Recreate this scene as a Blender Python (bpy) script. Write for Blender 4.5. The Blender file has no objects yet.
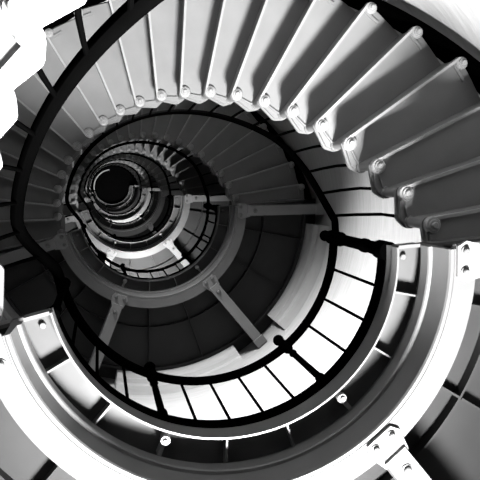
import bpy, bmesh, math
from mathutils import Matrix, Vector

SC = bpy.context.scene
COL = SC.collection
R2 = math.radians
S = 0.70                      # radius of the stair well in metres; all shapes below are in well radii
H = 5.981                     # storey height
HR = 0.2794                   # rise per step
DP = 8.632                    # degrees per step
P0 = -3.507                   # azimuth of the first step bolt
N = 21                        # steps per half-turn flight
RW = 2.52                     # tower wall radius
TOP = 7                       # storey of the dark ceiling

# ------------------------------------------------------------------ camera
cam = bpy.data.cameras.new('camera')
cam.sensor_width = 36.0
cam.lens = 36.0 * 663.155 / 480.0
cam.clip_start = 0.02
cam.clip_end = 200
cam_ob = bpy.data.objects.new('camera', cam)
COL.objects.link(cam_ob)
def rot(rx, ry, rz):
    return Matrix.Rotation(rz, 3, 'Z') @ Matrix.Rotation(ry, 3, 'Y') @ Matrix.Rotation(rx, 3, 'X')
M = rot(0.1126, -0.1977, -0.1135)
right, down, fwd = M[0], M[1], M[2]
mw = Matrix.Identity(4)
for i in range(3):
    mw[i][0] = right[i]
    mw[i][1] = -down[i]
    mw[i][2] = -fwd[i]
mw.translation = Vector((-0.6641, -0.5364, H - 3.6089)) * S
cam_ob.matrix_world = mw
SC.camera = cam_ob

# ------------------------------------------------------------------ world, exposure
w = bpy.data.worlds.new('world')
SC.world = w
w.use_nodes = True
w.node_tree.nodes['Background'].inputs[0].default_value = (1, 1, 1, 1)
w.node_tree.nodes['Background'].inputs[1].default_value = 0.3
SC.view_settings.view_transform = 'Standard'
SC.view_settings.look = 'None'
SC.view_settings.gamma = 1.0
SC.view_settings.use_curve_mapping = False
SC.view_settings.exposure = 0.0

# openings: (azimuth, centre height, width, height); daylight in each: watts, upward tilt and spread in degrees
WIN, DAY = [], []
for n in (1, 3, 5, 7):
    WIN.append((86, n * H - 2.8, 0.9, 1.2))          # low window, light thrown up off the sunlit sill
    DAY.append((1600, 42, 112) if n == 1 else (240, 68, 88) if n < 7 else (220, 45, 100))
    if n < TOP:
        WIN.append((-100, n * H + 4.5, 0.8, 1.0))     # high window, light of the sky falling in and down
        DAY.append((850 if n == 1 else 500, -27, 96))
WIN.append((62, 1.45, 1.2, 2.9))                      # added unseen doorway, its narrow light aimed up to brighten the lowest flight
DAY.append((400, 32, 36))
for (az, zc, ww, hh), (watts, tilt, spread) in zip(WIN, DAY):
    L = bpy.data.lights.new('daylight', 'AREA')
    L.shape = 'RECTANGLE'
    L.size = ww * S * 0.92
    L.size_y = min(hh, 1.2) * S * 0.92
    L.energy = watts
    L.spread = R2(spread)
    lo = bpy.data.objects.new('daylight', L)
    COL.objects.link(lo)
    a = R2(az)
    rr = RW + 0.30
    lo.location = Vector((rr * math.cos(a), rr * math.sin(a), zc)) * S
    d = Vector((-math.cos(a), -math.sin(a), math.tan(R2(tilt))))
    lo.rotation_euler = d.to_track_quat('-Z', 'Y').to_euler()

# ------------------------------------------------------------------ materials
def mat(name, col, rough=0.5, var=0.0, scale=8.0, bump=0.0, stretch=(1, 1, 1), spec=0.5):
    m = bpy.data.materials.new(name)
    m.use_nodes = True
    nt = m.node_tree
    b = nt.nodes['Principled BSDF']
    b.inputs['Roughness'].default_value = rough
    b.inputs['Specular IOR Level'].default_value = spec
    b.inputs['Base Color'].default_value = (col, col, col, 1)
    if var or bump:
        tc = nt.nodes.new('ShaderNodeTexCoord')
        mp = nt.nodes.new('ShaderNodeMapping')
        mp.inputs['Scale'].default_value = stretch
        nz = nt.nodes.new('ShaderNodeTexNoise')
        nz.inputs['Scale'].default_value = scale
        nz.inputs['Detail'].default_value = 6
        nt.links.new(tc.outputs['Object'], mp.inputs['Vector'])
        nt.links.new(mp.outputs['Vector'], nz.inputs['Vector'])
        if var:
            rp = nt.nodes.new('ShaderNodeValToRGB')
            lo, hi = col * (1 - var), min(1, col * (1 + var))
            rp.color_ramp.elements[0].position = 0.3
            rp.color_ramp.elements[1].position = 0.7
            rp.color_ramp.elements[0].color = (lo, lo, lo, 1)
            rp.color_ramp.elements[1].color = (hi, hi, hi, 1)
            nt.links.new(nz.outputs['Fac'], rp.inputs['Fac'])
            nt.links.new(rp.outputs['Color'], b.inputs['Base Color'])
        if bump:
            bp = nt.nodes.new('ShaderNodeBump')
            bp.inputs['Strength'].default_value = bump
            bp.inputs['Distance'].default_value = 0.01
            nt.links.new(nz.outputs['Fac'], bp.inputs['Height'])
            nt.links.new(bp.outputs['Normal'], b.inputs['Normal'])
    return m
MW = mat('whitewashed_brick', 0.11, 0.85, 0.10, 3.0, 0.5, (1, 1, 9))
MG = mat('grey_paint', 0.046, 0.45, 0.07, 9.0, 0.08, spec=0.25)
MBM = mat('beam_paint', 0.075, 0.45, 0.07, 9.0, 0.08, spec=0.25)
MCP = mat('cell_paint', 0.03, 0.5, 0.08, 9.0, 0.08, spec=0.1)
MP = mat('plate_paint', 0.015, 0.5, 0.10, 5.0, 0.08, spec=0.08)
MT = mat('tread_paint', 0.072, 0.5, 0.08, 6.0, 0.08, spec=0.25)
MB = mat('bolt_paint', 0.1, 0.4, 0.05, 12.0)
ML = mat('lit_edge_paint', 0.115, 0.45, 0.1, 20.0, spec=0.25)  # lighter lip colour imitates light caught along the tread edges
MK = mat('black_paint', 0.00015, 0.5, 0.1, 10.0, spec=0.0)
MF = mat('floor_stone', 0.01, 0.5, 0.15, 4.0)
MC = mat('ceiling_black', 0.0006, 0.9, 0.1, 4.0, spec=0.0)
MFR = mat('window_frame_paint', 0.5, 0.5, 0.05, 8.0)

# ------------------------------------------------------------------ mesh helpers
def bm_sweep(bm, prof, a0, a1, step=3.0):
    """closed (r, z) outline swept round the tower axis between two azimuths"""
    full = abs(abs(a1 - a0) - 360) < 1e-6
    n = max(2, int(math.ceil(abs(a1 - a0) / step)))
    rings = []
    for i in range(n if full else n + 1):
        a = R2(a0 + (a1 - a0) * i / n)
        rings.append([bm.verts.new((r * math.cos(a) * S, r * math.sin(a) * S, z * S)) for r, z in prof])
    k = len(prof)
    m = len(rings)
    for i in range(m if full else m - 1):
        A, B = rings[i], rings[(i + 1) % m]
        for j in range(k):
            bm.faces.new((A[j], A[(j + 1) % k], B[(j + 1) % k], B[j]))
    if not full:
        bm.faces.new(rings[0])
        bm.faces.new(list(reversed(rings[-1])))
def bm_prism(bm, pts, z0, z1, Mx=None):
    lo = [bm.verts.new((x * S, y * S, z0 * S)) for x, y in pts]
    hi = [bm.verts.new((x * S, y * S, z1 * S)) for x, y in pts]
    n = len(pts)
    bm.faces.new(list(reversed(lo)))
    bm.faces.new(hi)
    for i in range(n):
        bm.faces.new((lo[i], lo[(i + 1) % n], hi[(i + 1) % n], hi[i]))
def bm_box(bm, x0, x1, y0, y1, z0, z1, az=0):
    c, s = math.cos(R2(az)), math.sin(R2(az))
    bm_prism(bm, [(x * c - y * s, x * s + y * c) for x, y in ((x0, y0), (x1, y0), (x1, y1), (x0, y1))], z0, z1)
def bm_lathe(bm, prof, cx=0, cy=0, cz=0, seg=16):
    """(r, z) profile round a vertical axis, ends closed"""
    rings = []
    for r, z in prof:
        if r < 1e-6:
            rings.append([bm.verts.new((cx * S, cy * S, (cz + z) * S))])
        else:
            rings.append([bm.verts.new(((cx + r * math.cos(2 * math.pi * i / seg)) * S,
                                        (cy + r * math.sin(2 * math.pi * i / seg)) * S, (cz + z) * S)) for i in range(seg)])
    for A, B in zip(rings, rings[1:]):
        for i in range(seg):
            j = (i + 1) % seg
            if len(A) == 1:
                bm.faces.new((A[0], B[j], B[i]))
            elif len(B) == 1:
                bm.faces.new((A[i], A[j], B[0]))
            else:
                bm.faces.new((A[i], A[j], B[j], B[i]))
    if len(rings[0]) > 1:
        bm.faces.new(list(reversed(rings[0])))
    if len(rings[-1]) > 1:
        bm.faces.new(rings[-1])
def bm_tube(bm, path, rad, seg=10, flat=1.0):
    """tube along a path of points given in well radii"""
    pts = [Vector(p) for p in path]
    rings = []
    for i, p in enumerate(pts):
        t = (pts[min(i + 1, len(pts) - 1)] - pts[max(i - 1, 0)]).normalized()
        up = Vector((0, 0, 1))
        sx = t.cross(up)
        sx = sx.normalized() if sx.length > 1e-4 else Vector((1, 0, 0))
        sy = sx.cross(t).normalized()
        rings.append([bm.verts.new((p + sx * rad * math.cos(2 * math.pi * k / seg)
                                    + sy * rad * flat * math.sin(2 * math.pi * k / seg)) * S) for k in range(seg)])
    for A, B in zip(rings, rings[1:]):
        for k in range(seg):
            bm.faces.new((A[k], A[(k + 1) % seg], B[(k + 1) % seg], B[k]))
    bm.faces.new(list(reversed(rings[0])))
    bm.faces.new(rings[-1])
def hull(pts):
    pts = sorted(set((round(x, 6), round(y, 6)) for x, y in pts))
    def half(ps):
        o = []
        for p in ps:
            while len(o) > 1 and (o[-1][0] - o[-2][0]) * (p[1] - o[-2][1]) - (o[-1][1] - o[-2][1]) * (p[0] - o[-2][0]) <= 0:
                o.pop()
            o.append(p)
        return o[:-1]
    return half(pts) + half(pts[::-1])
def finish(bm, name, m, smooth=35, bevel=0):
    bmesh.ops.recalc_face_normals(bm, faces=bm.faces)
    if bevel:
        es = [e for e in bm.edges if len(e.link_faces) == 2 and e.calc_face_angle(0) > R2(50)]
        bmesh.ops.bevel(bm, geom=es, offset=bevel * S, segments=2, affect='EDGES', profile=0.5)
    for f in bm.faces:
        f.smooth = True
    for e in bm.edges:
        if len(e.link_faces) == 2 and e.calc_face_angle(0) > R2(smooth):
            e.smooth = False
    me = bpy.data.meshes.new(name)
    bm.to_mesh(me)
    bm.free()
    me.materials.append(m)
    return me
def obj(name, me, parent=None, az=0.0, z=0.0):
    o = bpy.data.objects.new(name, me)
    COL.objects.link(o)
    o.location = (0, 0, z * S)
    o.rotation_euler = (0, 0, R2(az))
    if parent:
        o.parent = parent
    return o
def thing(name, z, label, cat, group=None):
    o = bpy.data.objects.new(name, None)
    o.empty_display_size = 0.1
    COL.objects.link(o)
    o.location = (0, 0, z * S)
    o['label'] = label
    o['category'] = cat
    if group:
        o['group'] = group
    return o
def struct(name, bm, m, **k):
    o = obj(name, finish(bm, name, m, **k))
    o['kind'] = 'structure'
    return o
def polar(r, a, z):
    return (r * math.cos(R2(a)), r * math.sin(R2(a)), z)

# ------------------------------------------------------------------ setting: wall, floor, ceiling, windows, ledges
ZB, ZT = -0.05, TOP * H + 0.55
azs = [i * 2.0 - 180 for i in range(181)]
zs = {ZB, ZT}
holes = []
for az, zc, ww, hh in WIN:
    half = math.degrees(math.asin(ww / 2 / RW))
    a0, a1 = 2 * round((az - half) / 2), 2 * round((az + half) / 2)
    holes.append((a0, a1, zc - hh / 2, zc + hh / 2))
    zs |= {zc - hh / 2, zc + hh / 2}
zz = sorted(zs)
full = []
for a, b in zip(zz, zz[1:]):
    n = max(1, int((b - a) / 0.8))
    full += [a + (b - a) * i / n for i in range(n)]
full.append(zz[-1])
def in_hole(a, z):
    return any(h[0] < a < h[1] and h[2] < z < h[3] for h in holes)
bm = bmesh.new()
vs = {}
def V(i, j, r=RW):
    key = (i % 180, j, r)
    if key not in vs:
        vs[key] = bm.verts.new(Vector(polar(r, azs[i % 180], full[j])) * S)
    return vs[key]
for j in range(len(full) - 1):
    for i in range(180):
        if not in_hole(azs[i] + 1, (full[j] + full[j + 1]) / 2):
            bm.faces.new((V(i, j), V(i, j + 1), V(i + 1, j + 1), V(i + 1, j)))
REV = RW + 0.42
for a0, a1, z0, z1 in holes:                      # window reveals
    for a, b, za, zb in ((a0, a1, z0, z0), (a0, a1, z1, z1), (a0, a0, z0, z1), (a1, a1, z0, z1)):
        n = max(1, int(abs(b - a) / 2))
        for i in range(n):
            p, q = a + (b - a) * i / n, a + (b - a) * (i + 1) / n
            if za == zb:
                c = [polar(RW, p, za), polar(RW, q, za), polar(REV, q, za), polar(REV, p, za)]
            else:
                c = [polar(RW, a, za), polar(RW, a, zb), polar(REV, a, zb), polar(REV, a, za)]
            bm.faces.new([bm.verts.new(Vector(v) * S) for v in c])
            if za != zb:
                break
for f in bm.faces:
    f.smooth = True
me = bpy.data.meshes.new('wall_round')
bm.to_mesh(me)
bm.free()
me.materials.append(MW)
wall = obj('wall_round', me)
wall['kind'] = 'structure'

bm = bmesh.new()
bm_lathe(bm, [(RW + 0.05, -0.06), (RW + 0.05, 0.0), (0, 0.0)], seg=96)
struct('floor', bm, MF)
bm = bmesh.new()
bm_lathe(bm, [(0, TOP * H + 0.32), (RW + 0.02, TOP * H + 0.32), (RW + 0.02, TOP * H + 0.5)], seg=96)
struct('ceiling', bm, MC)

for n, (a0, a1, z0, z1) in enumerate(holes, 1):   # timber window frames in the reveals
    bm = bmesh.new()
    az, ww, hh = (a0 + a1) / 2, 2 * RW * math.sin(R2((a1 - a0) / 2)), z1 - z0
    zc = (z0 + z1) / 2
    x0, x1 = RW + 0.20, RW + 0.25
    t = 0.05
    bm_box(bm, x0, x1, -ww / 2, -ww / 2 + t, z0, z1, az)
    bm_box(bm, x0, x1, ww / 2 - t, ww / 2, z0, z1, az)
    bm_box(bm, x0, x1, -ww / 2 + t, ww / 2 - t, z0, z0 + t, az)
    bm_box(bm, x0, x1, -ww / 2 + t, ww / 2 - t, z1 - t, z1, az)
    if z0 > 0.1:
        bm_box(bm, x0 + .01, x1 - .01, -.015, .015, z0 + t, z1 - t, az)
        bm_box(bm, x0 + .012, x1 - .012, -ww / 2 + t, ww / 2 - t, zc - .015, zc + .015, az)
    struct('window_%d' % n if z0 > 0.1 else 'added_door_1', bm, MFR)  # the doorway is added to light the lowest flight

# brick ledges that carry the landings, broken round every radial beam
BEAMS = (4.5, 56.0, 116.5, 168.5)
tn = 0
for n in range(1, TOP + 1):
    for a0, a1 in ((10, 47.5), (64.5, 108), (125, 162)):
        tn += 1
        bm = bmesh.new()
        bm_sweep(bm, [(RW + .02, -.02), (2.335, -.02), (2.335, -.20), (2.36, -.24), (2.36, -.32), (2.41, -.36), (2.41, -.46), (RW + .02, -.56)], a0, a1, 2.5)
        o = struct('trim_%d' % tn, bm, MW)
        o.location.z = n * H * S

# ------------------------------------------------------------------ one stair tread with its riser, spacer sleeve and bolts
# local frame: the step's bolt line runs along +X, uphill is -Y, z = 0 at the underside of the bolt
def circ(x, y, r, n=14, az=0):
    c, s = math.cos(R2(az)), math.sin(R2(az))
    X, Y = x * c - y * s, x * s + y * c
    return [(X + r * math.cos(2 * math.pi * i / n), Y + r * math.sin(2 * math.pi * i / n)) for i in range(n)]
def rp(x, y, az):
    c, s = math.cos(R2(az)), math.sin(R2(az))
    return (x * c - y * s, x * s + y * c)
ROUT, RB, RBO, RBAL = 2.345, 1.274, 2.335, 1.22
def tread_outline(da, lug=True):
    pts = circ(RB, 0, .05) + [(ROUT, -.045), rp(ROUT, .025, da)] + circ(RB, 0, .045, 14, da)
    pts += [(1.25, -.045)]
    if lug:
        pts += circ(RBAL + .016, -.041, .042, 14, da)
    arc = [rp(ROUT + .004, 0, da * t / 4) for t in range(5)]
    return hull(pts + arc)
def tread_mesh(da, lug=True):
    bm = bmesh.new()
    out = tread_outline(da, lug)
    cx, cy = sum(p[0] for p in out) / len(out), sum(p[1] for p in out) / len(out)
    ins = []
    for i, p in enumerate(out):                                    # stepped moulding along the edge
        d = Vector((cx - p[0], cy - p[1])).normalized() * .016
        ins.append((p[0] + d.x, p[1] + d.y))
    bm_prism(bm, ins, .03, .056)
    bm_prism(bm, out, .056, .085)
    q = rp(1.262, .02, da)
    dx, dy = q[0] - 1.262, q[1]
    l = math.hypot(dx, dy)
    nx, ny = -dy / l * .006, dx / l * .006
    bm_prism(bm, [(1.262 + nx, ny), (1.262 - nx, -ny), (q[0] - nx, q[1] - ny), (q[0] + nx, q[1] + ny)], .012, .034)
    bm_box(bm, 2.255, 2.275, -.03, .12, .012, .034)                # end rib at the wall
    return finish(bm, 'tread', MT)
TREAD = tread_mesh(DP)
TREAD_FIRST = tread_mesh(4.7, False)
TREAD_LAST = tread_mesh(11.6)
bm = bmesh.new()
bm_box(bm, 1.26, ROUT - .01, -.030, -.014, .08, HR + .032)
RISER = finish(bm, 'riser', MT)
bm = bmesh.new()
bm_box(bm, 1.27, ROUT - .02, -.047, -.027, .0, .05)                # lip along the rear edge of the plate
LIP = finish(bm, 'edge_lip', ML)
bm = bmesh.new()
bm_lathe(bm, [(.042, .083), (.042, .105), (.033, .115), (.033, HR + .005), (.042, HR + .015), (.042, HR + .032)], RB, 0, 0, 14)
SLEEVE = finish(bm, 'sleeve', MT)
def bolt_mesh(r, s=1.0):
    bm = bmesh.new()
    bm_lathe(bm, [(0, -.034), (.016 * s, -.034), (.020 * s, -.028), (.020 * s, -.016), (.032 * s, -.016),
                  (.035 * s, -.004), (.047 * s, -.002), (.052 * s, .008), (.052 * s, .036)], r, 0, 0, 18)
    return finish(bm, 'bolt', MB)
BOLT = bolt_mesh(RB)
BOLT_OUT = bolt_mesh(2.315, 0.9)

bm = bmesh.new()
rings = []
for i in range(0, 101):                                            # black helical band in the gap between steps and wall
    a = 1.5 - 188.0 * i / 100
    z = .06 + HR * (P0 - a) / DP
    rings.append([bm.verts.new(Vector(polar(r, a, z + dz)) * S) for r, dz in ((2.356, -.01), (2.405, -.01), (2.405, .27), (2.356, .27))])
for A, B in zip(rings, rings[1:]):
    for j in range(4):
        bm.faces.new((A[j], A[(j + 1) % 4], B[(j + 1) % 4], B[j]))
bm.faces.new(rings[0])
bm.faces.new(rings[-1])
BAND = finish(bm, 'wall_band', MK)

FL_LABEL = [
    'lowest stair flight, glaring white with sunlight at the upper left corner',
    'large grey iron stair flight sweeping across the top of the picture',
    'second iron stair flight overhead, dark grey treads seen inside the large flight',
    'third iron stair flight overhead, dark narrow treads above the second landing',
    'fourth iron stair flight, thin pale curved treads high up the tower',
    'fifth iron stair flight, very small, curving just below the topmost one',
    'topmost tiny stair flight curving round the dark ceiling opening']
def flight(n):
    z = n * H
    t = thing('stair_flight', z, FL_LABEL[n], 'stairs', 'spiral stair flights')
    if n == 0:                                                     # the lowest flight sits a third of a step back
        t.rotation_euler.z = R2(3.0)
        t.location.z -= .097 * S
    c = obj('wall_band', BAND, t)
    c['label'] = 'black helical band along the wall'
    ks = range(1 if n == 0 else 0, N + 1)
    for k in ks:
        a = P0 - DP * k
        zk = .06 + HR * k
        me = TREAD_FIRST if k == 0 else TREAD
        if k == N:
            a, me = -187.2, TREAD_LAST
        tr = obj('tread', me, t, a, zk)
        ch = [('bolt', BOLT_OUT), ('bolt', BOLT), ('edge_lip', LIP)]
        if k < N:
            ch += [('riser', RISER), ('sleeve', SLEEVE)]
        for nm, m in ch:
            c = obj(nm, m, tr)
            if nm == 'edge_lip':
                c['label'] = 'lip along the edge, coloured lighter as if catching light'
            if nm == 'bolt':
                c['label'] = 'pale round bolt head'
    return t
for n in range(TOP):
    flight(n)

# ------------------------------------------------------------------ landings
A0, A1 = 1.3, 171.7
def lm(name, prof, a0=A0, a1=A1, m=MG, step=2.5):
    bm = bmesh.new()
    bm_sweep(bm, prof, a0, a1, step)
    return finish(bm, name, m, smooth=25)
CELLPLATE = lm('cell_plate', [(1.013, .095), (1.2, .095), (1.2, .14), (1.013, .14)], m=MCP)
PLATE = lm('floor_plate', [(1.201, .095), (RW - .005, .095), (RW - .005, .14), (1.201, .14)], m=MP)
RIM = lm('inner_rim', [(1.0, 0), (1.011, 0), (1.012, .094), (1.012, .16), (1.004, .16), (1.004, .085), (.998, .075), (.998, .012)])
GIRDER = lm('girder', [(1.150, 0), (1.150, -.085), (1.156, -.095), (1.172, -.100), (1.184, -.262), (1.215, -.262), (1.215, .094), (1.19, .094), (1.185, 0)])
FLANGE = lm('bottom_flange', [(1.184, -.263), (1.190, -.276), (1.208, -.276), (1.211, -.270), (1.214, -.276), (1.345, -.276), (1.345, -.245), (1.216, -.245), (1.216, -.263)])
RINGRIB = lm('ring_rib', [(1.685, .094), (1.685, .02), (1.700, .02), (1.700, .094)], m=MP)
CURB = lm('outer_curb', [(2.30, .094), (2.30, .0), (2.332, .0), (2.332, .094)], m=MP)
bm = bmesh.new(); bm_box(bm, 1.013, 1.184, -.005, .006, .012, .094); RIB_IN = finish(bm, 'cell_rib', MG)
bm = bmesh.new(); bm_box(bm, 1.217, 1.684, -.007, .007, .015, .094); bm_box(bm, 1.701, 2.299, -.007, .007, .015, .094); RIB_OUT = finish(bm, 'plate_rib', MP)
bm = bmesh.new(); bm_box(bm, 1.013, 1.149, -.010, .010, .005, .094); bm_box(bm, 1.2165, 2.30, -.010, .010, -.02, .094)
END = finish(bm, 'end_plate', MG)
bm = bmesh.new()
bm_lathe(bm, [(0, -.01), (.012, -.01), (.016, -.004), (.016, .006), (.026, .006), (.030, .012), (.030, .034), (.022, .04), (.022, .094)], 1.062, 0, 0, 16)
bm_box(bm, 1.062, 1.16, -.012, .012, .03, .094)
LUG = finish(bm, 'newel_bolt', MB)
bm = bmesh.new()
bm_lathe(bm, [(0, .07), (.014, .07), (.018, .075), (.018, .094)], 1.075, 0, 0, 14)
STUD = finish(bm, 'newel_bolt', MG)
bm = bmesh.new()
bm_box(bm, 1.36, RW - .004, -.072, .072, -.32, -.295)
bm_box(bm, 1.36, RW - .004, -.072, -.050, -.295, -.06)
bm_box(bm, 1.36, RW - .004, .050, .072, -.295, -.06)
bm_prism(bm, [(1.22, -.085), (1.27, -.115), (1.40, -.085), (1.40, .085), (1.27, .115), (1.22, .085)], -.298, -.277)
bm_box(bm, 1.352, 1.372, -.072, .072, -.30, -.05)
bm_box(bm, RW - .14, RW - .02, -.085, .085, -.342, -.318)
BEAM = finish(bm, 'beam', MBM)
def bolt2(x, y, z, s):
    bm = bmesh.new()
    bm_lathe(bm, [(0, -.018), (.016 * s, -.018), (.022 * s, -.012), (.022 * s, 0), (.034 * s, .002), (.034 * s, .012)], x, y, z, 16)
    return finish(bm, 'bolt', MG)
BB = [bolt2(1.262, -.058, -.307, .8), bolt2(1.262, .058, -.307, .8), bolt2(1.47, 0, -.33, 1.0)]
LD_LABEL = [
    'nearest half-ring iron landing, large, with broad sunlit white bottom flange',
    'second half-ring iron landing overhead, grey girder with four beams over dark plates',
    'third half-ring iron landing overhead, pale sunlit bottom flange at mid height',
    'fourth half-ring iron landing, small dark grey ring high in the tower',
    'fifth half-ring iron landing, tiny with a bright flange near the dark opening',
    'sixth half-ring iron landing, small ring just below the topmost one',
    'topmost half-ring iron landing, smallest ring, edging the black ceiling disc']
def landing(n):
    t = thing('landing', n * H, LD_LABEL[n - 1], 'landing', 'half-ring landings')
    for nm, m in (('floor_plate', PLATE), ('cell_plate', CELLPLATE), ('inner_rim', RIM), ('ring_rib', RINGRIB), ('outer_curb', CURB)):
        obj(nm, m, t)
    g = obj('girder', GIRDER, t)
    obj('bottom_flange', FLANGE, g)
    for a in (16.5, 36.5, 76, 96.5, 136.5, 156):
        obj('cell_rib', RIB_IN, t, a)
        obj('plate_rib', RIB_OUT, t, a)
    for a in (A0 + .0, A1 - .0):
        obj('end_plate', END, t, a)
    for a in (5.0, 56.0, 116.0, 168.0):
        obj('newel_bolt', LUG if 10 < a < 160 else STUD, t, a)
    for a in BEAMS:
        b = obj('beam', BEAM, t, a)
        for m in BB:
            obj('bolt', m, b)
    return t
for n in range(1, TOP + 1):
    landing(n)

bm = bmesh.new()
bm_sweep(bm, [(.985, -.12), (1.05, -.12), (1.05, .14), (.985, .14)], -184, -92, 2.5)
o = obj('hatch_curb', finish(bm, 'hatch_curb', MB), None, 0, TOP * H)
o['label'] = 'bright curved curb arc on the upper left edge of the black ceiling opening'
o['category'] = 'curb'

# ------------------------------------------------------------------ railings
HL = 1.13
NEWELS = (3.6, 56.2, 116.5, 169.2)
def landing_rail_meshes():
    bot = lm('bottom_rail', [(.998, .161), (1.05, .161), (1.05, .285), (.998, .285)], 2.0, 171.0, MK)
    bm = bmesh.new()
    bm_tube(bm, [polar(1.012, 3.0 + 167 * i / 60, HL) for i in range(61)], .032, 10, 1.25)
    hand = finish(bm, 'handrail', MK)
    bm = bmesh.new()
    bm_tube(bm, [polar(1.012, 3.0 + 167 * i / 60, HL - .03) for i in range(61)], .024, 10, 1.25)
    hand2 = finish(bm, 'handrail', MK)
    bm = bmesh.new()
    bm_lathe(bm, [(.0105, .284), (.0105, HL - .01)], 1.012, 0, 0, 8)
    bal = finish(bm, 'baluster', MK)
    bm = bmesh.new()
    bm_lathe(bm, [(.034, .161), (.034, .32), (.024, .34), (.022, .9), (.03, .92), (.022, .95), (.024, 1.0), (.040, 1.06), (.040, 1.18), (.022, 1.20), (.022, 1.25)], 1.012, 0, 0, 14)
    new = finish(bm, 'newel_post', MK)
    bm = bmesh.new()
    prof = [(.022, 1.249), (.034, 1.26), (.03, 1.275)]
    prof += [(.044 * math.sin(t * math.pi / 10), 1.32 - .046 * math.cos(t * math.pi / 10)) for t in range(3, 10)] + [(0, 1.366)]
    bm_lathe(bm, prof, 1.012, 0, 0, 16)
    fin = finish(bm, 'finial', MK)
    bm = bmesh.new()
    bm_lathe(bm, [(.06, .161), (.06, .30), (.046, .33), (.040, .5), (.048, .52), (.048, .56), (.040, .58), (.040, .98), (.054, 1.0), (.054, 1.20), (.03, 1.22), (.022, 1.25)], 1.02, 0, 0, 16)
    endp = finish(bm, 'newel_post', MK)
    return bot, hand, hand2, bal, new, fin, endp
BOTR, HANDL, HANDU, BALL, NEW, FIN, NEWEND = landing_rail_meshes()
LR_LABEL = [
    'nearest black landing railing, tall balusters against the brilliant white wall',
    'second black landing railing overhead, short balusters inside the grey girder ring',
    'third black landing railing overhead, above the pale sunlit flange',
    'fourth black landing railing, a thin dark arc high in the tower',
    'fifth black landing railing, a tiny dark arc near the opening',
    'topmost black landing railing, against the black ceiling disc']
bal_az = []
for a, b, m in ((3.6, 56.2, 4), (56.2, 116.5, 5), (116.5, 169.2, 4)):
    bal_az += [a + (b - a) * i / m for i in range(1, m)]
for n in range(1, TOP):
    t = thing('landing_railing', n * H, LR_LABEL[n - 1], 'railing', 'landing railings')
    obj('bottom_rail', BOTR, t)
    obj('handrail', HANDL if n == 1 else HANDU, t)
    for a in bal_az:
        obj('baluster', BALL, t, a)
    for a in NEWELS:
        p = obj('newel_post', NEWEND if a < 10 else NEW, t, a)
        obj('finial', FIN, p)

def rail_rz(az):
    """radius and height of the flight handrail over a storey at this azimuth (0 .. -188)"""
    k = (P0 - az) / DP
    z = .06 + HR * k + 1.06
    z = max(min(z, H + HL), HL)
    u = min(1, max(0, -az / 42.0))
    r = 1.03 + (1.195 - 1.03) * (u * u * (3 - 2 * u))
    if az < -165:
        v = min(1, (-165 - az) / 22.0)
        r += (1.02 - r) * v * v * (3 - 2 * v)
    return r, z
bm = bmesh.new()
bm_tube(bm, [polar(rail_rz(a)[0], a, rail_rz(a)[1]) for a in [3.0 - 190.5 * i / 110 for i in range(111)]], .027, 12, 1.2)
HANDF = finish(bm, 'handrail', MK)
bm = bmesh.new()
bm_tube(bm, [polar(rail_rz(a)[0], a, min(rail_rz(a)[1] + (.0 if a > -170 else .097 * min(1, (-170 - a) / 15)), H + HL + .097)) for a in [3.0 - 197 * i / 114 for i in range(115)]], .037, 12, 1.2)
HANDF0 = finish(bm, 'handrail', MK)
BALF = []
for k in range(N):
    a = P0 - DP * k - 2.0
    r, z = rail_rz(a)
    zt = .06 + HR * (k + 1)
    bm = bmesh.new()
    path = [polar(RBAL, a, zt + .08), polar(RBAL, a, zt + .35), polar(RBAL + (r - RBAL) * .4, a, zt + .6), polar(r, a, z - .01)]
    bm_tube(bm, path, .0115, 8)
    BALF.append(finish(bm, 'baluster', MK))
SR_LABEL = [
    'lowest black stair railing, broad dark handrail arc crossing the upper left',
    'black stair railing curving along the inner edge of the large flight at top',
    'second black stair railing overhead, along the inner edge of the second flight',
    'third black stair railing overhead, dark arc above the second landing',
    'fourth black stair railing, a thin dark arc high in the tower',
    'fifth black stair railing, a tiny arc below the topmost one',
    'topmost black stair railing, hairline arc beside the dark ceiling']
for n in range(TOP):
    t = thing('stair_railing', n * H, SR_LABEL[n], 'railing', 'stair railings')
    if n == 0:
        t.rotation_euler.z = R2(3.0)
        t.location.z -= .097 * S
    obj('handrail', HANDF if n else HANDF0, t)
    for k in range(1 if n == 0 else 0, N):
        obj('baluster', BALF[k], t)
